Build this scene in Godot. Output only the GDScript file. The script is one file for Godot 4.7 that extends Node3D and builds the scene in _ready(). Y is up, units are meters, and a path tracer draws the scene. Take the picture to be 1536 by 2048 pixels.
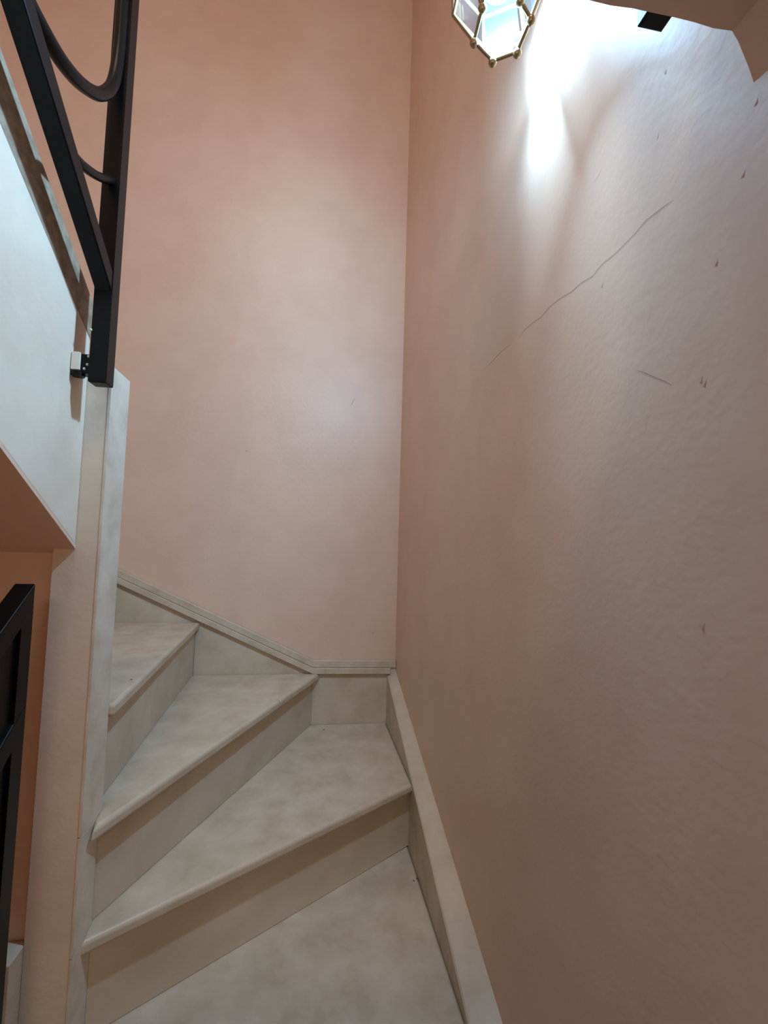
extends Node3D
# A narrow winding marble stair. Level 0 is the lowest tread in view; the camera's eye stands over the plan's origin. Metres, y up, -z away from the eye.

const RISE := 0.18
const WALL_FAR := 0.336        # the right wall runs slightly askew: its x at the far corner ...
const WALL_SKEW := 0.0263      # ... and how much x grows for each metre towards the eye
const BACK := -1.75
const LEFT := -1.2
const LEFT_END := -1.196
const NEAR := 1.7

var M := {}
var taken := {}


# ------------------------------------------------------------------ nodes
func numbered(called: String) -> String:
	taken[called] = taken.get(called, -1) + 1
	return called if taken[called] == 0 else "%s_%03d" % [called, taken[called]]


func thing(called: String, label: String, category: String, at := Vector3.ZERO, group := "") -> Node3D:
	var o := Node3D.new()
	o.name = numbered(called)
	add_child(o)
	o.position = at
	o.set_meta("label", label)
	o.set_meta("category", category)
	if group != "":
		o.set_meta("group", group)
	return o


func setting(called: String, label := "") -> Node3D:
	var o := Node3D.new()
	o.name = called
	add_child(o)
	o.set_meta("kind", "structure")
	if label != "":
		o.set_meta("label", label)
	return o


func put(mesh: Mesh, called: String, m: Material, parent: Node, label := "") -> MeshInstance3D:
	var o := MeshInstance3D.new()
	o.name = called
	o.mesh = mesh
	o.material_override = m
	parent.add_child(o, true)
	if label != "":
		o.set_meta("label", label)
	if parent != self and parent is Node3D:
		o.global_transform = Transform3D.IDENTITY   # shapes are given in the scene's own coordinates
	return o


# ------------------------------------------------------------------ shapes
func begin() -> SurfaceTool:
	var st := SurfaceTool.new()
	st.begin(Mesh.PRIMITIVE_TRIANGLES)
	return st


func tri(st: SurfaceTool, p: Array, n: Array) -> void:
	var face: Vector3 = (p[1] - p[0]).cross(p[2] - p[0])
	var order := [0, 2, 1] if face.dot(n[0] + n[1] + n[2]) > 0 else [0, 1, 2]
	for i in order:
		st.set_normal(n[i])
		st.add_vertex(p[i])


func quad(st: SurfaceTool, p: Array, n: Array) -> void:
	tri(st, [p[0], p[1], p[2]], [n[0], n[1], n[2]])
	tri(st, [p[0], p[2], p[3]], [n[0], n[2], n[3]])


# A flat outline (x, y of t) drawn out along t's z from 0 to depth, its rims rounded by r.
func prism(outline: Array, t: Transform3D, depth: float, r := 0.0, seg := 3, st: SurfaceTool = null) -> SurfaceTool:
	if st == null:
		st = begin()
	var pts := PackedVector2Array(outline)
	var area := 0.0
	for i in pts.size():
		area += pts[i].cross(pts[(i + 1) % pts.size()])
	if area < 0:
		pts.reverse()
	var count := pts.size()
	var sides := []
	for i in count:
		var d := (pts[(i + 1) % count] - pts[i]).normalized()
		sides.append(Vector2(d.y, -d.x))
	var miters := []
	for i in count:
		var a: Vector2 = sides[(i + count - 1) % count]
		var b: Vector2 = sides[i]
		miters.append((a + b) / maxf(1.0 + a.dot(b), 0.25))
	var rings := []          # [z, inset, out share, along share]
	if r <= 0.0:
		rings = [[0.0, 0.0, 1.0, 0.0], [depth, 0.0, 1.0, 0.0]]
	else:
		for k in seg + 1:
			var a := PI / 2 * k / seg
			rings.append([r - r * cos(a), r - r * sin(a), sin(a), -cos(a)])
		for k in seg + 1:
			var a := PI / 2 * (seg - k) / seg
			rings.append([depth - r + r * cos(a), r - r * sin(a), sin(a), cos(a)])
	var b3 := t.basis
	for k in rings.size() - 1:
		var lo: Array = rings[k]
		var hi: Array = rings[k + 1]
		for i in count:
			var j := (i + 1) % count
			var q := []
			var nn := []
			for c in [[i, lo], [j, lo], [j, hi], [i, hi]]:
				var ring: Array = c[1]
				var at: Vector2 = pts[c[0]] - miters[c[0]] * ring[1]
				q.append(t * Vector3(at.x, at.y, ring[0]))
				nn.append((b3 * Vector3(sides[i].x * ring[2], sides[i].y * ring[2], ring[3])).normalized())
			quad(st, q, nn)
	for e in [0, 1]:
		var ring: Array = rings[0] if e == 0 else rings[-1]
		var flat := PackedVector2Array()
		for i in count:
			flat.append(pts[i] - miters[i] * ring[1])
		var ids := Geometry2D.triangulate_polygon(flat)
		var n := (b3 * Vector3(0, 0, -1.0 if e == 0 else 1.0)).normalized()
		for f in range(0, ids.size(), 3):
			tri(st, [t * Vector3(flat[ids[f]].x, flat[ids[f]].y, ring[0]), t * Vector3(flat[ids[f + 1]].x, flat[ids[f + 1]].y, ring[0]), t * Vector3(flat[ids[f + 2]].x, flat[ids[f + 2]].y, ring[0])], [n, n, n])
	return st


# Outline in plan (x, z), standing from y0 to y1.
func plan(outline: Array, y0: float, y1: float, r := 0.0, seg := 3) -> Mesh:
	return prism(outline, Transform3D(Basis(Vector3.RIGHT, Vector3.BACK, Vector3.UP), Vector3(0, y0, 0)), y1 - y0, r, seg).commit()


# Outline in the section (z, y), drawn out along x from x0 to x1.
func section(outline: Array, x0: float, x1: float, r := 0.0) -> Mesh:
	return prism(outline, Transform3D(Basis(Vector3.BACK, Vector3.UP, Vector3.RIGHT), Vector3(x0, 0, 0)), x1 - x0, r).commit()


# Outline in elevation (x, y), drawn out along z from z0 to z1.
func elevation(outline: Array, z0: float, z1: float, r := 0.0) -> Mesh:
	return prism(outline, Transform3D(Basis.IDENTITY, Vector3(0, 0, z0)), z1 - z0, r).commit()


func box(a: Vector3, b: Vector3, r := 0.0) -> Mesh:
	return plan([Vector2(a.x, a.z), Vector2(b.x, a.z), Vector2(b.x, b.z), Vector2(a.x, b.z)], a.y, b.y, r)


# A bar through the points: round, or square when sides is 4.
func bar(points: Array, radius: float, sides := 10, st: SurfaceTool = null) -> SurfaceTool:
	if st == null:
		st = begin()
	var count := points.size()
	var frames := []
	var up := Vector3(0.31, 0.87, 0.38)
	for i in count:
		var d: Vector3 = (points[mini(i + 1, count - 1)] - points[maxi(i - 1, 0)]).normalized()
		var x := d.cross(up)
		if x.length() < 0.05:
			x = d.cross(Vector3.RIGHT)
		x = x.normalized()
		up = x.cross(d).normalized()
		frames.append([x, up])
	for i in count - 1:
		for k in sides:
			var q := []
			var nn := []
			for c in [[i, k], [i, k + 1], [i + 1, k + 1], [i + 1, k]]:
				var a: float = TAU * c[1] / sides
				var n: Vector3 = frames[c[0]][0] * cos(a) + frames[c[0]][1] * sin(a)
				q.append(points[c[0]] + n * radius)
				nn.append(n)
			quad(st, q, nn)
	for e in [0, count - 1]:
		var n: Vector3 = (points[e] - points[1 if e == 0 else count - 2]).normalized()
		for k in sides:
			var q := [points[e]]
			for kk in [k, k + 1]:
				var a: float = TAU * kk / sides
				q.append(points[e] + (frames[e][0] * cos(a) + frames[e][1] * sin(a)) * radius)
			tri(st, q, [n, n, n])
	return st


func smooth_path(knots: Array, steps := 6) -> Array:
	var out := []
	for i in knots.size() - 1:
		for s in steps:
			out.append((knots[i] as Vector3).cubic_interpolate(knots[i + 1], knots[maxi(i - 1, 0)], knots[mini(i + 2, knots.size() - 1)], float(s) / steps))
	out.append(knots[-1])
	return out


func ball(at: Vector3, r: float, rings := 8, st: SurfaceTool = null) -> SurfaceTool:
	if st == null:
		st = begin()
	for i in rings:
		for k in rings * 2:
			var q := []
			var nn := []
			for c in [[i, k], [i, k + 1], [i + 1, k + 1], [i + 1, k]]:
				var a: float = PI * c[0] / rings
				var b: float = PI * c[1] / rings
				var n := Vector3(sin(a) * cos(b), cos(a), sin(a) * sin(b))
				q.append(at + n * r)
				nn.append(n)
			quad(st, q, nn)
	return st


# A turned profile of (radius, distance) pairs about the axis from a towards d.
func turned(profile: Array, a: Vector3, d: Vector3, sides := 24) -> Mesh:
	var st := begin()
	d = d.normalized()
	var x := d.cross(Vector3(0.2, 0.3, 0.93)).normalized()
	var y := d.cross(x)
	for i in profile.size() - 1:
		var p: Vector2 = profile[i]
		var q: Vector2 = profile[i + 1]
		var slope := (q - p).normalized()
		for k in sides:
			var pp := []
			var nn := []
			for c in [[p, k], [p, k + 1], [q, k + 1], [q, k]]:
				var ang: float = TAU * c[1] / sides
				var out := x * cos(ang) + y * sin(ang)
				pp.append(a + out * c[0].x + d * c[0].y)
				nn.append((out * slope.y - d * slope.x).normalized())
			quad(st, pp, nn)
	return st.commit()


# ------------------------------------------------------------------ materials
func noise(seed_: int, frequency: float, octaves: int, kind := FastNoiseLite.TYPE_SIMPLEX_SMOOTH) -> FastNoiseLite:
	var n := FastNoiseLite.new()
	n.seed = seed_
	n.noise_type = kind
	n.frequency = frequency
	n.fractal_octaves = octaves
	n.fractal_gain = 0.55
	return n


func ramp(im: Image, colors: Array, spots: Array) -> ImageTexture:
	var g := Gradient.new()
	g.offsets = PackedFloat32Array(spots)
	g.colors = PackedColorArray(colors)
	var size := im.get_width()
	var out := Image.create(size, size, true, Image.FORMAT_RGB8)
	for y in size:
		for x in size:
			out.set_pixel(x, y, g.sample(im.get_pixel(x, y).r))
	out.generate_mipmaps()
	return ImageTexture.create_from_image(out)


func stone(color: Color, rough: float) -> StandardMaterial3D:
	var m := StandardMaterial3D.new()
	m.albedo_color = color
	m.roughness = rough
	m.uv1_triplanar = true
	m.uv1_world_triplanar = true
	return m


func make_materials() -> void:
	# orange-peel relief of the rolled wall paint
	var peel := noise(11, 0.07, 3).get_seamless_image(512, 512)
	var peel_tex := ImageTexture.create_from_image(peel)
	var blotch := noise(5, 0.012, 4).get_seamless_image(256, 256)
	# painted plaster, salmon pink
	var wall := stone(Color.WHITE, 0.43)
	wall.albedo_texture = ramp(blotch, [Color(0.865, 0.74, 0.655), Color(0.88, 0.76, 0.675)], [0.25, 0.75])
	wall.uv1_scale = Vector3.ONE * 1.6
	wall.heightmap_enabled = true
	wall.heightmap_texture = peel_tex
	wall.heightmap_scale = 0.02
	wall.metallic_specular = 0.5
	M.wall = wall
	var plaster := wall.duplicate()
	plaster.albedo_texture = ramp(blotch, [Color(0.845, 0.78, 0.705), Color(0.875, 0.82, 0.75)], [0.25, 0.75])
	plaster.roughness = 0.6
	M.white = plaster
	# grey-beige marble with faint warm clouds and thin veins
	var clouds := noise(23, 0.008, 5)
	clouds.domain_warp_enabled = true
	clouds.domain_warp_amplitude = 40.0
	clouds.domain_warp_frequency = 0.01
	var cloud := clouds.get_seamless_image(512, 512)
	var marble := stone(Color.WHITE, 0.42)
	marble.albedo_texture = ramp(cloud, [Color(0.735, 0.675, 0.59), Color(0.775, 0.72, 0.64), Color(0.785, 0.73, 0.655), Color(0.81, 0.76, 0.685)], [0.15, 0.45, 0.6, 0.85])
	marble.uv1_scale = Vector3(2.3, 2.3, 2.3)
	marble.heightmap_enabled = true
	marble.heightmap_texture = peel_tex
	marble.heightmap_scale = 0.006
	M.marble = marble
	var slab := marble.duplicate()
	slab.albedo_color = Color(1.08, 1.10, 1.13)
	M.slab = slab
	var riser := marble.duplicate()
	riser.uv1_offset = Vector3(0.37, 0.61, 0.13)
	riser.uv1_scale = Vector3(1.3, 1.3, 1.3)
	M.riser = riser
	var grout := stone(Color(0.42, 0.36, 0.30), 0.9)
	M.grout = grout
	var iron := StandardMaterial3D.new()
	iron.albedo_color = Color(0.035, 0.032, 0.034)
	iron.metallic_specular = 0.3
	iron.roughness = 0.38
	M.iron = iron
	var brass := StandardMaterial3D.new()
	brass.albedo_color = Color(0.62, 0.55, 0.42)
	brass.metallic = 1.0
	brass.roughness = 0.3
	M.brass = brass
	var glass := StandardMaterial3D.new()
	glass.transparency = BaseMaterial3D.TRANSPARENCY_ALPHA
	glass.albedo_color = Color(0.9, 0.96, 1.0, 0.0)
	glass.roughness = 0.04
	M.glass = glass
	var mirror := StandardMaterial3D.new()
	mirror.transparency = BaseMaterial3D.TRANSPARENCY_ALPHA
	mirror.albedo_color = Color(0.62, 0.70, 0.78, 0.91)
	mirror.metallic = 1.0
	mirror.roughness = 0.27
	M.mirror = mirror
	var bulb := StandardMaterial3D.new()
	bulb.albedo_color = Color(0.95, 0.97, 1.0)
	bulb.emission_enabled = true
	bulb.emission = Color(0.86, 0.95, 1.0)
	bulb.emission_energy_multiplier = 6.0
	M.bulb = bulb
	var coping := stone(Color.WHITE, 0.6)  # mottled tan, darker than the string's plaster
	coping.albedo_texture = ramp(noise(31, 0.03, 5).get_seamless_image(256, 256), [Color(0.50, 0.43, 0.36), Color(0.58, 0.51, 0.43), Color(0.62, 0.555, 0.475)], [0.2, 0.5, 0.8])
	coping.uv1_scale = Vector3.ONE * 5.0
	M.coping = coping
	var diffuser := StandardMaterial3D.new()
	diffuser.albedo_color = Color(0.95, 0.93, 0.9)
	diffuser.emission_enabled = true
	diffuser.emission = Color(1.0, 0.93, 0.84)
	diffuser.emission_energy_multiplier = 1.5
	M.diffuser = diffuser
	var crack := stone(Color(0.50, 0.42, 0.37), 0.9)
	M.crack = crack
	M.scuff = stone(Color(0.60, 0.50, 0.43), 0.8)
	var chip := stone(Color(0.86, 0.84, 0.80), 0.8)
	M.chip = chip
	var wood := stone(Color(0.36, 0.25, 0.17), 0.5)
	M.wood = wood


# ------------------------------------------------------------------ scene
func wall_x(z: float) -> float:
	return WALL_FAR + WALL_SKEW * (z - BACK)


func _ready() -> void:
	var eye := Camera3D.new()
	eye.name = "camera"
	eye.position = Vector3(0, 0.836, 0)
	eye.rotation = Vector3(0.065333, -0.157364, 0.028759)
	eye.fov = 95.17
	eye.near = 0.02
	add_child(eye)
	eye.current = true

	var around := WorldEnvironment.new()
	var e := Environment.new()
	e.background_mode = Environment.BG_COLOR
	e.background_color = Color.BLACK
	e.tonemap_mode = Environment.TONE_MAPPER_LINEAR
	e.tonemap_exposure = 1.08
	e.sdfgi_enabled = true
	e.ssao_enabled = true
	e.ssil_enabled = true
	around.environment = e
	add_child(around)

	make_materials()
	build_shell()
	build_stairs()
	build_skirtings()
	build_pier()
	build_upper_flight()
	build_landing()
	build_upper_railing()
	build_lower_railing()
	build_lantern()
	build_hall_lamp()
	build_details()


func build_shell() -> void:
	var wb := setting("wall_back", "salmon pink painted plaster wall behind the winding stair")
	put(box(Vector3(LEFT - 0.12, -1.9, BACK - 0.12), Vector3(0.5, 3.6, BACK)), "plaster", M.wall, wb)
	var wr := setting("wall_right", "salmon pink painted plaster wall with the lantern and a diagonal crack")
	put(plan([Vector2(wall_x(BACK), BACK), Vector2(wall_x(NEAR), NEAR), Vector2(wall_x(NEAR) + 0.12, NEAR), Vector2(wall_x(BACK) + 0.12, BACK)], -1.9, 3.6), "plaster", M.wall, wr)
	# hairline cracks in the plaster, (z, y) on the wall
	for line in CRACKS:
		var st := begin()
		var lie := func(p: Vector2, dy: float) -> Vector3: return Vector3(wall_x(p.x) - 0.0004, p.y + dy, p.x)
		for i in line.size() - 1:
			var a: Vector2 = line[i]
			var b: Vector2 = line[i + 1]
			var wa := 0.0003 if i > 0 else 0.0001
			var wbb := 0.0003 if i < line.size() - 2 else 0.0001
			quad(st, [lie.call(a, wa), lie.call(b, wbb), lie.call(b, -wbb), lie.call(a, -wa)], [Vector3.LEFT, Vector3.LEFT, Vector3.LEFT, Vector3.LEFT])
		put(st.commit(), "plaster_crack", M.crack, wr)
	var rng := RandomNumberGenerator.new()
	rng.seed = 4
	for p in NIBS:
		var lump := begin()
		var at := Vector3(wall_x(p.x), p.y, p.x)
		var turn := Basis(Vector3.RIGHT, rng.randf_range(0.3, 0.9)).scaled(Vector3(0.35, 1, 1))
		for k in 8:
			var ring := []
			for kk in [k, k + 1]:
				var a: float = TAU * kk / 8
				ring.append(Vector3(0, cos(a) * 0.0042, sin(a) * 0.0016))
			tri(lump, [at + turn * ring[0], at + turn * ring[1], at + Vector3(-0.0012, 0, 0)], [Vector3.LEFT, Vector3.LEFT, Vector3.LEFT])
		put(lump.commit(), "plaster_nib", M.wall, wr)
	var wl := setting("wall_left")
	put(box(Vector3(LEFT - 0.12, -1.9, BACK), Vector3(LEFT, 3.6, NEAR)), "plaster", M.wall, wl)
	var wf := setting("wall_front")
	put(box(Vector3(LEFT - 0.12, -1.9, NEAR), Vector3(0.6, 3.6, NEAR + 0.12)), "plaster", M.wall, wf)
	var c := setting("ceiling")
	put(box(Vector3(LEFT - 0.12, 3.6, BACK - 0.12), Vector3(0.6, 3.72, NEAR + 0.12)), "plaster", M.white, c)
	var f := setting("floor")
	put(box(Vector3(LEFT - 0.12, -2.0, BACK - 0.12), Vector3(0.6, -1.9, NEAR + 0.12)), "paving", M.marble, f)
	# the wall under the upper flight, beside the pier
	var wm := setting("wall_middle", "plaster wall closing the space under the upper flight")
	put(box(Vector3(LEFT, -1.9, -0.90), Vector3(-0.405, 0.808, -0.842)), "plaster", M.wall, wm)


const CRACKS := [
	[Vector2(-0.4226, 1.2099), Vector2(-0.4349, 1.2123), Vector2(-0.4472, 1.2137), Vector2(-0.4631, 1.2155), Vector2(-0.4760, 1.2129), Vector2(-0.4869, 1.2109), Vector2(-0.5026, 1.2097), Vector2(-0.5165, 1.2087), Vector2(-0.5389, 1.2105), Vector2(-0.5492, 1.2092), Vector2(-0.5621, 1.2055), Vector2(-0.5906, 1.2108), Vector2(-0.6114, 1.2103), Vector2(-0.6445, 1.2163), Vector2(-0.6734, 1.2182), Vector2(-0.6997, 1.2136), Vector2(-0.7263, 1.2176), Vector2(-0.7565, 1.2182), Vector2(-0.7714, 1.2120)],
	[Vector2(-0.8136, 1.2149), Vector2(-0.8509, 1.2175), Vector2(-0.8937, 1.2148), Vector2(-0.9380, 1.2132)],
	[Vector2(-0.4808, 1.0446), Vector2(-0.4697, 1.0388), Vector2(-0.4553, 1.0285), Vector2(-0.4376, 1.0168), Vector2(-0.4282, 1.0093)],
	[Vector2(-0.5427, 1.3427), Vector2(-0.5490, 1.3393), Vector2(-0.5598, 1.3372)],
]
const NIBS := [Vector2(-0.3464, 1.1765), Vector2(-0.4461, 1.3021), Vector2(-0.3748, 1.1113), Vector2(-0.3936, 1.0044), Vector2(-0.5431, 1.1830), Vector2(-0.3897, 0.9996), Vector2(-0.7073, 1.0623), Vector2(-0.3957, 0.7668), Vector2(-0.3329, 1.2324), Vector2(-0.4335, 1.3661), Vector2(-0.6549, 1.2742)]

# plan of the steps: [nose at the pier side, nose at the wall side] of each tread
const SKIRT_X := 0.304
const SKIRT_Z := -1.735


func build_stairs() -> void:
	var s := thing("staircase", "worn grey beige marble steps winding up round the pier", "staircase")
	# level 0, a tread with its nose across the flight just below the frame, and the straight steps under it
	var lower := thing("lower_steps", "straight marble steps below the winding ones", "staircase", Vector3(0, -1.9, 0))
	for k in 7:
		var y := -RISE * k
		var z := -0.80 + 0.24 * k
		if k == 0:
			put(plan([Vector2(-0.335, z), Vector2(SKIRT_X, z), Vector2(SKIRT_X, -1.33), Vector2(-0.335, -0.93)], y - 0.025, y, 0.009), "tread", M.marble, s)
		else:
			put(box(Vector3(-0.355, y - 0.025, z - 0.268), Vector3(SKIRT_X, y, z), 0.009), "tread", M.marble, lower)
		put(box(Vector3(-0.335, y - RISE, z - 0.05), Vector3(SKIRT_X, y - 0.0255, z - 0.03)), "riser", M.riser, lower)
	# level 1
	put(plan([Vector2(-0.336, -0.859), Vector2(SKIRT_X, -1.292), Vector2(SKIRT_X, SKIRT_Z), Vector2(0.02, SKIRT_Z), Vector2(-0.36, -0.92)], RISE - 0.025, RISE, 0.009), "tread", M.marble, s)
	put(riser_slab(Vector2(-0.336, -0.895), Vector2(SKIRT_X, -1.322)), "riser", M.riser, s)
	# level 2
	put(plan([Vector2(-0.327, -0.850), Vector2(0.058, SKIRT_Z), Vector2(-0.40, SKIRT_Z), Vector2(-0.38, -0.99), Vector2(-0.345, -0.91)], 2 * RISE - 0.025, 2 * RISE, 0.009), "tread", M.marble, s)
	put(riser_slab(Vector2(-0.342, -0.898), Vector2(0.034, SKIRT_Z), RISE), "riser", M.riser, s)
	# level 3, passing behind the pier
	put(plan([Vector2(-0.364, SKIRT_Z), Vector2(-0.80, SKIRT_Z), Vector2(-0.44, -0.9075), Vector2(-0.3255, -0.9075)], 3 * RISE - 0.025, 3 * RISE, 0.008), "tread", M.marble, s)
	put(riser_slab(Vector2(-0.352, -0.93), Vector2(-0.378, SKIRT_Z), 2 * RISE), "riser", M.riser, s)
	# levels 4 to 6, out of sight behind the pier
	put(plan([Vector2(-0.41, -0.91), Vector2(-0.72, SKIRT_Z), Vector2(LEFT_END, SKIRT_Z), Vector2(LEFT_END, -1.30), Vector2(-0.46, -0.91)], 4 * RISE - 0.025, 4 * RISE, 0.009), "tread", M.marble, s)
	put(riser_slab(Vector2(-0.42, -0.94), Vector2(-0.745, SKIRT_Z), 3 * RISE), "riser", M.riser, s)
	put(plan([Vector2(-0.44, -0.905), Vector2(LEFT_END, -1.33), Vector2(LEFT_END, -0.86), Vector2(-0.44, -0.86)], 5 * RISE - 0.025, 5 * RISE, 0.009), "tread", M.marble, s)
	put(riser_slab(Vector2(-0.45, -0.91), Vector2(LEFT_END + 0.01, -1.30), 4 * RISE), "riser", M.riser, s)
	# the concrete under the winding treads
	put(plan([Vector2(-0.345, -0.96), Vector2(SKIRT_X, -1.36), Vector2(SKIRT_X, SKIRT_Z), Vector2(-0.36, SKIRT_Z)], -0.25, RISE - 0.03), "stair_core", M.white, s)


func riser_slab(a: Vector2, b: Vector2, y0 := 0.0) -> Mesh:
	var d := (b - a).normalized()
	var n := Vector2(d.y, -d.x) * 0.02
	if n.y > 0.0 or (absf(n.y) < 0.001 and n.x > 0.0):
		n = -n
	if d.x < 0.0 or absf(d.y) > absf(d.x) * 2.0:
		n = Vector2(-absf(n.x), n.y)
	return plan([a, b, b + n, a + n], y0 + 0.0012, y0 + RISE - 0.0251)


func build_skirtings() -> void:
	# along the right wall: thick marble slabs with a wide flat top following the steps
	var r := setting("baseboard_right", "thick marble stringer along the right wall, its wide top edge sloping down")
	var rake := func(z: float) -> float: return 0.352 - 0.375 * (z + 1.735)
	var cuts := [SKIRT_Z, -1.392, -0.55, 0.1, 0.9]
	for i in cuts.size() - 1:
		var z0: float = cuts[i] + (0.0008 if i > 0 else 0.0)
		var z1: float = cuts[i + 1] - 0.0008
		var st := begin()
		var p := []
		for z in [z0, z1]:
			var h: float = rake.call(z) if z < -0.5 else rake.call(-0.5) - 0.72 * (z + 0.5)
			p.append([Vector3(SKIRT_X, h - 0.62, z), Vector3(wall_x(z), h - 0.62, z), Vector3(wall_x(z), h + 0.012, z), Vector3(SKIRT_X + 0.003, h, z), Vector3(SKIRT_X, h - 0.003, z)])
		for k in 5:
			var j := (k + 1) % 5
			var n: Vector3 = (p[0][j] - p[0][k]).cross(p[1][k] - p[0][k]).normalized()
			if n.dot(p[0][k] - Vector3(0.33, p[0][0].y + 0.3, z0)) < 0.0:
				n = -n
			quad(st, [p[0][k], p[0][j], p[1][j], p[1][k]], [n, n, n, n])
		for e2 in [0, 1]:
			var n := Vector3(0, 0, -1 if e2 == 0 else 1)
			for k in [1, 2, 3]:
				tri(st, [p[e2][0], p[e2][k], p[e2][k + 1]], [n, n, n])
		put(st.commit(), "marble_slab", M.marble, r)
	var joint: float = rake.call(-1.392)
	put(elevation([Vector2(SKIRT_X + 0.0004, joint - 0.1), Vector2(wall_x(-1.392), joint - 0.1), Vector2(wall_x(-1.392), joint + 0.0125), Vector2(SKIRT_X + 0.003, joint + 0.0004), Vector2(SKIRT_X + 0.0004, joint - 0.003)], -1.3929, -1.3911), "joint_filler", M.chip, r)
	# along the back wall: thin slabs with a projecting two-band cap
	var b := setting("baseboard_back", "marble stringer along the back wall with a projecting moulded cap climbing left")
	var knee := Vector2(0.033, 0.360)
	var corner := Vector2(SKIRT_X + 0.01, 0.356)
	var top := Vector2(LEFT, 0.360 + 0.466 * (0.033 - LEFT))
	put(elevation([Vector2(SKIRT_X, 0.0), corner, knee, Vector2(0.033, 0.0)], BACK, SKIRT_Z), "marble_slab", M.riser, b)
	put(elevation([Vector2(0.0322, 0.05), knee - Vector2(0.0008, 0.0), knee + Vector2(-0.41, 0.191), Vector2(-0.377, 0.05)], BACK, SKIRT_Z), "marble_slab", M.riser, b)
	put(elevation([Vector2(-0.378, 0.3), knee + Vector2(-0.411, 0.1915), top, Vector2(LEFT, 0.3)], BACK, SKIRT_Z), "marble_slab", M.riser, b)
	var low := Vector2(0, 0.0)
	var mid := Vector2(0, 0.021)
	var high := Vector2(0, 0.047)
	put(elevation([corner + low, corner + mid, knee + mid, top + mid, top + low, knee + low], BACK, SKIRT_Z + 0.015, 0.002), "cap_lower_band", M.marble, b)
	put(elevation([Vector2(wall_x(BACK) - 0.001, corner.y + mid.y), Vector2(wall_x(BACK) - 0.001, corner.y + high.y), knee + high, top + high, top + mid, knee + mid], BACK, SKIRT_Z + 0.009, 0.003), "cap_upper_band", M.marble, b)
	put(box(Vector3(SKIRT_X + 0.008, 0.33, BACK), Vector3(wall_x(BACK) + 0.0006, corner.y + 0.03, SKIRT_Z + 0.002)), "cap_corner", M.marble, b)


func build_pier() -> void:
	var p := thing("newel_pier", "slender plastered pier with a pale marble slab down its stair side", "pier", Vector3(-0.37, 0, -0.868))
	put(box(Vector3(-0.405, -1.9, -0.906), Vector3(-0.3395, 1.116, -0.83), 0.002), "plaster_post", M.white, p)
	put(box(Vector3(-0.339, 2 * RISE, -0.906), Vector3(-0.335, 1.118, -0.8292), 0.001), "marble_slab", M.slab, p)
	put(box(Vector3(-0.339, RISE, -0.893), Vector3(-0.3355, 2 * RISE - 0.001, -0.8292), 0.001), "marble_slab", M.slab, p)
	put(box(Vector3(-0.339, -0.10, -0.894), Vector3(-0.336, RISE - 0.001, -0.8292), 0.001), "marble_slab", M.slab, p)


func build_upper_flight() -> void:
	var f := thing("upper_flight", "white plastered side and sloping underside of the flight rising above the railing foot", "staircase", Vector3(-0.6, 0.8, -0.83))
	# (z, y): string with its lower edge along the soffit and its upper edge under the railing
	var under := func(z: float) -> float: return 0.815 + 0.62 * (z + 0.83)
	var over := func(z: float) -> float: return 1.224 + 0.645 * (z + 0.83)
	put(section([Vector2(-0.8295, under.call(-0.8295)), Vector2(-0.335, under.call(-0.335)), Vector2(-0.335, over.call(-0.335) - 0.006), Vector2(-0.8295, over.call(-0.8295) - 0.006)], -0.44, -0.372, 0.004), "string", M.white, f)
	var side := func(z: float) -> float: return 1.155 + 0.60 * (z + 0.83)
	put(section([Vector2(-0.8293, side.call(-0.8293)), Vector2(-0.336, side.call(-0.336)), Vector2(-0.336, over.call(-0.336)), Vector2(-0.8293, over.call(-0.8293))], -0.44, -0.3712, 0.004), "coping", M.coping, f, "mottled tan plaster edge along the top")
	put(section([Vector2(-0.8415, under.call(-0.8415) - 0.004), Vector2(-0.335, under.call(-0.335) - 0.004), Vector2(-0.335, under.call(-0.335) + 0.002), Vector2(-0.8415, under.call(-0.8415) + 0.002)], LEFT_END, -0.4058), "soffit_slab", M.wall, f)
	put(section([Vector2(-0.8293, under.call(-0.8293) - 0.004), Vector2(-0.335, under.call(-0.335) - 0.004), Vector2(-0.335, under.call(-0.335) + 0.002), Vector2(-0.8293, under.call(-0.8293) + 0.002)], -0.4057, -0.3722), "soffit_slab", M.wall, f)
	for k in 2:
		var y := (6 + k) * RISE
		var z := -0.86 + 0.26 * k
		put(box(Vector3(LEFT, y - 0.025, z), Vector3(-0.44, y, z + 0.285), 0.006), "tread", M.marble, f)
		put(box(Vector3(LEFT, y - RISE, z + 0.03), Vector3(-0.44, y - 0.0255, z + 0.05)), "riser", M.riser, f)
	put(section([Vector2(-0.8415, under.call(-0.8415) + 0.003), Vector2(-0.335, under.call(-0.335) + 0.003), Vector2(-0.335, under.call(-0.335) + 0.10), Vector2(-0.8415, under.call(-0.8415) + 0.10)], LEFT_END, -0.441), "waist_slab", M.white, f)


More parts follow.
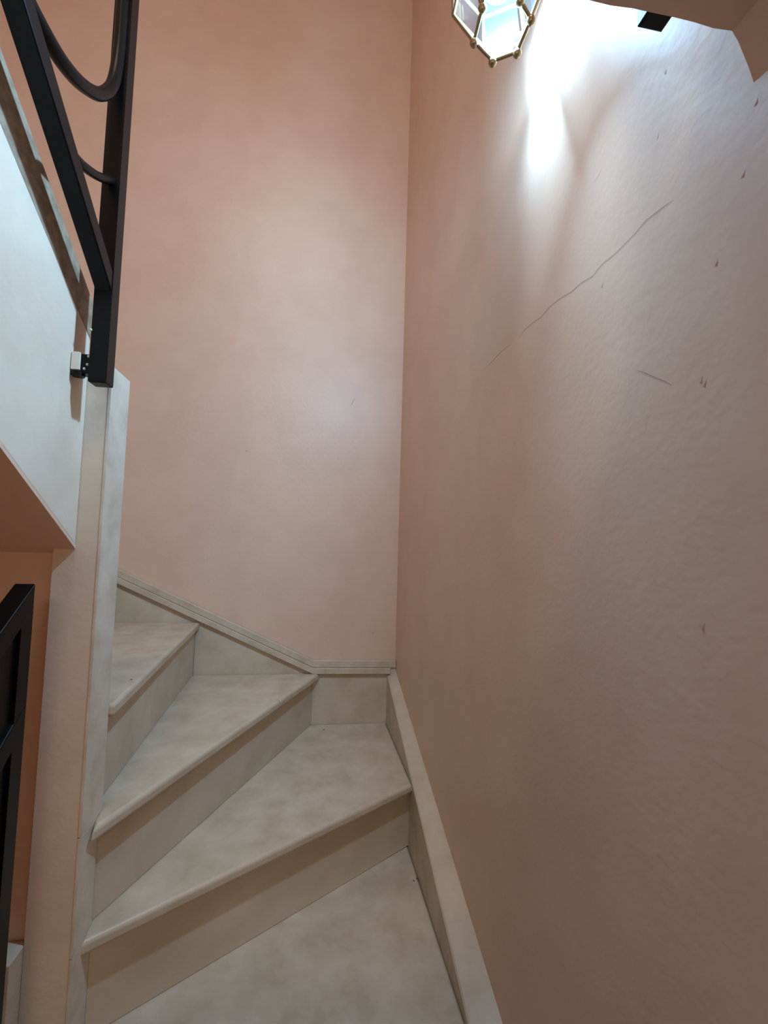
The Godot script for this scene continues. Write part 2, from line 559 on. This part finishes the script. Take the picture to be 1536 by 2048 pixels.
func build_landing() -> void:
	var l := thing("landing_slab", "unlit plaster underside of the landing overhead, ragged along its front edge", "landing", Vector3(-0.4, 1.296, 0.5))
	# a ragged front edge where ceiling and wall paint meet
	var rng := RandomNumberGenerator.new()
	rng.seed = 8
	var edge := []
	for i in 81:
		var x := lerpf(LEFT, wall_x(-0.333) - 0.0005, i / 80.0)
		edge.append(Vector2(x, -0.334 + rng.randf_range(-0.0012, 0.0012)))
	edge.append(Vector2(wall_x(NEAR) - 0.0005, NEAR))
	edge.append(Vector2(LEFT, NEAR))
	put(plan(edge, 1.296, 1.42), "slab", M.wall, l)
	# the rounded haunch against the right wall
	var side := wall_x(-0.334) - 0.0003
	put(elevation([Vector2(0.352, 1.2965), Vector2(0.358, 1.288), Vector2(0.363, 1.277), Vector2(0.368, 1.266), Vector2(side, 1.2525), Vector2(side + 0.004, 1.243), Vector2(side + 0.004, 1.2965)], -0.3335, -0.1), "haunch", M.wall, l)
	var p := thing("landing_railing", "black square steel post hanging past the landing edge", "railing", Vector3(0.303, 1.333, -0.36))
	put(box(Vector3(0.291, 1.333, -0.3745), Vector3(0.3165, 2.33, -0.349), 0.0025), "post", M.iron, p)
	put(box(Vector3(-0.30, 2.33, -0.378), Vector3(0.35, 2.355, -0.345), 0.003), "handrail", M.iron, p)
	put(box(Vector3(0.297, 1.36, -0.350), Vector3(0.311, 1.385, -0.3335), 0.001), "bracket", M.iron, p)


func build_upper_railing() -> void:
	var r := thing("upper_railing", "black iron railing with curled bars fixed to the side of the upper flight", "railing", Vector3(-0.332, 1.07, -0.783))
	put(box(Vector3(-0.3455, 1.07, -0.796), Vector3(-0.319, 2.2, -0.770), 0.0025), "post", M.iron, r)
	var low := func(z: float) -> float: return 1.226 + 0.715 * (z + 0.757)
	for lift in [0.0, 0.83]:
		put(section([Vector2(-0.771, low.call(-0.771) + lift), Vector2(-0.34, low.call(-0.34) + lift), Vector2(-0.34, low.call(-0.34) + 0.031 + lift), Vector2(-0.771, low.call(-0.771) + 0.031 + lift)], -0.3445, -0.320, 0.002), "bottom_rail" if lift == 0.0 else "handrail", M.iron, r)
	var big := [Vector2(-0.35, 1.62), Vector2(-0.40, 1.50), Vector2(-0.46, 1.445), Vector2(-0.52, 1.427), Vector2(-0.587, 1.427), Vector2(-0.634, 1.438), Vector2(-0.679, 1.461), Vector2(-0.721, 1.495), Vector2(-0.753, 1.545), Vector2(-0.765, 1.61), Vector2(-0.766, 1.68), Vector2(-0.76, 1.78), Vector2(-0.73, 1.88), Vector2(-0.67, 1.93), Vector2(-0.61, 1.90), Vector2(-0.60, 1.83)]
	var small := [Vector2(-0.645, 1.336), Vector2(-0.654, 1.342), Vector2(-0.681, 1.349), Vector2(-0.725, 1.369), Vector2(-0.772, 1.399)]
	for curve in [big, small]:
		var knots := []
		for p in curve:
			knots.append(Vector3(-0.332, p.y, p.x))
		put(bar(smooth_path(knots), 0.0092 if curve == big else 0.0065).commit(), "scroll", M.iron, r)
	put(ball(Vector3(-0.332, 1.399, -0.771), 0.0045, 6).commit(), "weld_bead", M.iron, r)
	# the clamp on the string: a painted stub, its black cap
	put(box(Vector3(-0.3708, 1.088, -0.792), Vector3(-0.359, 1.116, -0.770), 0.001), "bracket_plate", M.chip, r, "white painted stub of the bracket")
	put(box(Vector3(-0.360, 1.084, -0.794), Vector3(-0.345, 1.115, -0.774), 0.002), "bracket", M.iron, r)
	put(turned([Vector2(0.0, 0.0), Vector2(0.010, 0.0), Vector2(0.010, 0.006), Vector2(0.0, 0.006)], Vector3(-0.364, 1.080, -0.779), Vector3(0, 1, 0), 16), "washer", M.iron, r)
	for q in [Vector3(-0.346, 1.152, -0.7695), Vector3(-0.349, 1.098, -0.7735), Vector3(-0.353, 1.091, -0.7735), Vector3(-0.348, 1.111, -0.7735)]:
		put(ball(q, 0.0022, 5).commit(), "paint_drip", M.chip, r, "white paint drip")


func build_lower_railing() -> void:
	var r := thing("lower_railing", "black iron handrail ending in a square post in front of the pier", "railing", Vector3(-0.38, -0.1, -0.68))
	put(box(Vector3(-0.385, -0.25, -0.700), Vector3(-0.3605, 0.74, -0.676), 0.002), "post", M.iron, r)
	for k in 2:
		var y := 0.767 - 0.155 * k
		put(section([Vector2(-0.7005, y), Vector2(0.15, y - 0.79 * 0.8505), Vector2(0.15, y - 0.79 * 0.8505 - 0.035), Vector2(-0.7005, y - 0.035)], -0.3865, -0.3602, 0.002), "handrail" if k == 0 else "rail", M.iron, r)
	put(section([Vector2(-0.6755, 0.73), Vector2(0.15, 0.73 - 0.79 * 0.8255), Vector2(0.15, -0.47), Vector2(-0.6755, 0.12)], -0.381, -0.365), "panel", M.iron, r)
	put(section([Vector2(-0.665, 0.14), Vector2(0.15, 0.14 - 0.6), Vector2(0.15, 0.11 - 0.6), Vector2(-0.665, 0.11)], -0.392, -0.368, 0.002), "bottom_rail", M.iron, r)
	for z in [-0.42, -0.18, 0.06]:
		put(box(Vector3(-0.3835, 0.13 - 0.75 * (z + 0.665), z - 0.012), Vector3(-0.3625, 0.735 - 0.82 * (z + 0.668), z + 0.012), 0.002), "baluster", M.iron, r)
	var m := thing("marble_ledge", "small stepped marble ledge at the foot of the wall behind the lower railing", "ledge", Vector3(-0.5, 0.0, -0.8))
	put(box(Vector3(-0.75, 0.0, -0.8415), Vector3(-0.4055, 0.207, -0.795), 0.002), "marble_block", M.marble, m)
	put(box(Vector3(-0.75, -0.1, -0.7945), Vector3(-0.4055, 0.128, -0.735), 0.002), "marble_block", M.marble, m)


func build_lantern() -> void:
	var centre := Vector3(0.2419, 1.5867, -0.5874)
	var up := Vector3(0.03, 0.97, -0.22).normalized()
	var face := [Vector3(0.2137, 1.5969, -0.588), Vector3(0.2125, 1.5784, -0.6184), Vector3(0.2444, 1.5619, -0.6256), Vector3(0.2748, 1.5621, -0.607), Vector3(0.2811, 1.5791, -0.576), Vector3(0.2603, 1.5924, -0.5671), Vector3(0.2394, 1.6115, -0.5492), Vector3(0.209, 1.6113, -0.5678)]
	var l := thing("wall_lantern", "faceted clear glass lantern in brass strips glowing cool white on the right wall", "lamp", centre)
	var rings := []
	for ring in [[0.0, 1.0], [0.10, 1.75], [0.17, 1.70], [0.24, 0.75]]:
		var pts := []
		for v in face:
			pts.append(centre + up * ring[0] + (v - centre) * ring[1])
		rings.append(pts)
	# panes: the lower octagon, then three belts
	put(pane(rings[0], centre + up * 0.1), "glass_pane", M.glass, l)
	for k in 3:
		for i in 8:
			var j := (i + 1) % 8
			var a: Vector3 = rings[k][i]
			var b: Vector3 = rings[k][j]
			var c: Vector3 = rings[k + 1][j]
			var d: Vector3 = rings[k + 1][i]
			# clear towards the stair, added silvering and slits shape the light on the wall
			if i in [0, 1, 6, 7]:
				put(pane([a, b, c, d], centre + up * 0.1), "glass_pane", M.glass, l)
			elif (k == 0 and i == 2) or (k == 1 and i in [2, 3]):
				var cut := 0.8 if k == 0 else 0.9 if i == 2 else 0.36
				var first := [a, a.lerp(b, cut), d.lerp(c, cut), d]
				var last := [a.lerp(b, cut), b, c, d.lerp(c, cut)]
				put(pane(first, centre + up * 0.1), "added_reflector_pane" if i == 2 else "glass_pane", M.mirror if i == 2 else M.glass, l)
				put(pane(last, centre + up * 0.1), "glass_pane" if i == 2 else "added_reflector_pane", M.glass if i == 2 else M.mirror, l)
			else:
				put(pane([a, b, c, d], centre + up * 0.1), "added_reflector_pane", M.mirror, l, "added silvered pane shaping light on the wall side")
	put(prism_cap(rings[3], up, 0.012), "top_cap", M.brass, l)
	# brass strips on every edge
	for k in 4:
		for i in 8:
			var j := (i + 1) % 8
			put(bar([rings[k][i], rings[k][j]], 0.0029, 8).commit(), "brass_strip", M.brass, l)
			if k < 3:
				put(bar([rings[k][i], rings[k + 1][i]], 0.0031, 8).commit(), "brass_strip", M.brass, l)
	for i in 8:
		put(ball(rings[0][i] - up * 0.003, 0.0064, 10).commit(), "brass_bead", M.brass, l)
	# holder, bulb, arm and wall plate
	var at: Vector3 = centre + up * 0.085
	var holder := put(turned([Vector2(0.0, 0.02), Vector2(0.013, 0.02), Vector2(0.016, 0.05), Vector2(0.016, 0.15), Vector2(0.0, 0.15)], at, up), "bulb_holder", M.brass, l)
	put(ball(at, 0.026, 14).commit(), "bulb", M.bulb, holder, "glowing white bulb")
	var head: Vector3 = centre + up * 0.25
	var foot := Vector3(wall_x(head.z), head.y + 0.05, head.z)
	put(bar(smooth_path([head, head + up * 0.03, head + Vector3(0.03, 0.06, 0), foot + Vector3(-0.02, 0, 0), foot]), 0.006).commit(), "arm", M.brass, l)
	put(turned([Vector2(0.0, 0.0), Vector2(0.045, 0.0), Vector2(0.045, 0.006), Vector2(0.02, 0.016), Vector2(0.0, 0.016)], foot, Vector3(-1, 0, 0)), "wall_plate", M.brass, l)
	var lit := OmniLight3D.new()
	lit.name = "bulb_light"
	lit.light_color = Color(0.635, 0.835, 0.985)
	lit.light_energy = 1.15
	lit.light_size = 0.024
	lit.omni_range = 8.0
	lit.omni_attenuation = 2.0
	lit.shadow_enabled = true
	l.add_child(lit)
	lit.global_position = at


func build_hall_lamp() -> void:
	# two flush lamps out of the frame, behind the eye: the lower hall's, whose light throws the lower post's shadow on the pier,
	# and an unseen fill over the landing, added to warm the upper back wall
	flush_lamp(Vector3(0.02, 1.296, 0.95), "round flush ceiling lamp under the landing", 0.7)
	flush_lamp(Vector3(-0.35, 3.6, 0.6), "added round fill lamp, unseen above the landing", 1.75)


func flush_lamp(at: Vector3, label: String, energy: float) -> void:
	var l := thing("ceiling_lamp", label, "lamp", at)
	put(turned([Vector2(0.0, 0.0), Vector2(0.17, 0.0), Vector2(0.17, 0.02), Vector2(0.16, 0.025), Vector2(0.0, 0.025)], at, Vector3.DOWN), "base", M.chip, l)
	put(turned([Vector2(0.155, 0.026), Vector2(0.15, 0.05), Vector2(0.12, 0.065), Vector2(0.0, 0.072)], at, Vector3.DOWN), "diffuser", M.diffuser, l)
	var lit := AreaLight3D.new()
	lit.name = "hall_light"
	lit.light_color = Color(1.0, 0.925, 0.82)
	lit.light_energy = energy
	lit.area_size = Vector2(0.28, 0.28)
	lit.area_range = 8.0
	lit.area_attenuation = 2.0
	lit.shadow_enabled = true
	l.add_child(lit)
	lit.global_position = at + Vector3(0, -0.076, 0)
	lit.rotation_degrees.x = -90


func pane(corners: Array, inside: Vector3) -> Mesh:
	var st := begin()
	var mid := Vector3.ZERO
	for c in corners:
		mid += c / corners.size()
	for i in corners.size():
		var a: Vector3 = corners[i]
		var b: Vector3 = corners[(i + 1) % corners.size()]
		var n := (b - a).cross(mid - a).normalized()
		if n.dot(mid - inside) < 0.0:
			n = -n
		tri(st, [a, b, mid], [n, n, n])
	return st.commit()


func prism_cap(ring: Array, up: Vector3, height: float) -> Mesh:
	var st := begin()
	var mid := Vector3.ZERO
	for c in ring:
		mid += c / ring.size()
	for i in ring.size():
		var a: Vector3 = ring[i]
		var b: Vector3 = ring[(i + 1) % ring.size()]
		var n := (b - a).cross(up).normalized()
		if n.dot(a - mid) < 0.0:
			n = -n
		quad(st, [a, b, b + up * height, a + up * height], [n, n, n, n])
		tri(st, [a + up * height, b + up * height, mid + up * height], [up, up, up])
		tri(st, [a, b, mid], [-up, -up, -up])
	return st.commit()


func build_details() -> void:
	for g in [[Vector3(0.0777, RISE, -1.6818), 0.0035, "tiny dark crumb lying on the corner tread by the back wall"], [Vector3(0.290, 0.0, -1.188), 0.003, "tiny dark crumb on the tread below, close to the right stringer"], [Vector3(0.3005, 0.0, -1.195), 0.0033, "tiny dark crumb touching the right stringer's foot"], [Vector3(-0.349, 3 * RISE, -1.05), 0.003, "thin dark crumb on the highest visible tread beside the pier"]]:
		var t := thing("grit_crumb", g[2], "crumb", g[0], "crumbs of grit on the treads")
		var st := begin()
		var rng := RandomNumberGenerator.new()
		rng.seed = int(g[1] * 1e6) + 3
		var top: Vector3 = g[0] + Vector3(0, g[1] * 0.8, 0)
		var ring := []
		for k in 7:
			var a := TAU * k / 7
			ring.append(g[0] + Vector3(cos(a), 0.04, sin(a) * 0.6) * g[1] * rng.randf_range(0.7, 1.2))
		for k in 7:
			var n: Vector3 = (ring[k] - g[0] + Vector3(0, g[1], 0)).normalized()
			tri(st, [ring[k], ring[(k + 1) % 7], top], [n, n, n])
		put(st.commit(), "crumb", M.grout, t)
	# scuffs on the back wall and a pale scratch across the third tread
	var wall := get_node("wall_back")
	for m in [[Vector3(0.1459, 1.369, BACK), Vector3(0.006, 0.013, 0)], [Vector3(-0.2371, 1.1554, BACK), Vector3(0.003, -0.002, 0)], [Vector3(0.25, 0.5, BACK), Vector3(0.004, 0.001, 0)]]:
		put(bar([m[0] - m[1], m[0], m[0] + m[1]], 0.0008, 6).commit(), "scuff_mark", M.scuff, wall)
	var scratch := [Vector2(-0.085, -1.515), Vector2(-0.079, -1.508), Vector2(-0.082, -1.497), Vector2(-0.078, -1.488), Vector2(-0.080, -1.474), Vector2(-0.070, -1.462), Vector2(-0.066, -1.445)]
	var line := []
	for q in scratch:
		line.append(Vector3(q.x + 0.004, 2 * RISE + 0.0002, q.y + 0.012))
	put(bar(line, 0.0009, 6).commit(), "scratch", M.chip, get_node("staircase"), "pale scratch across the tread")
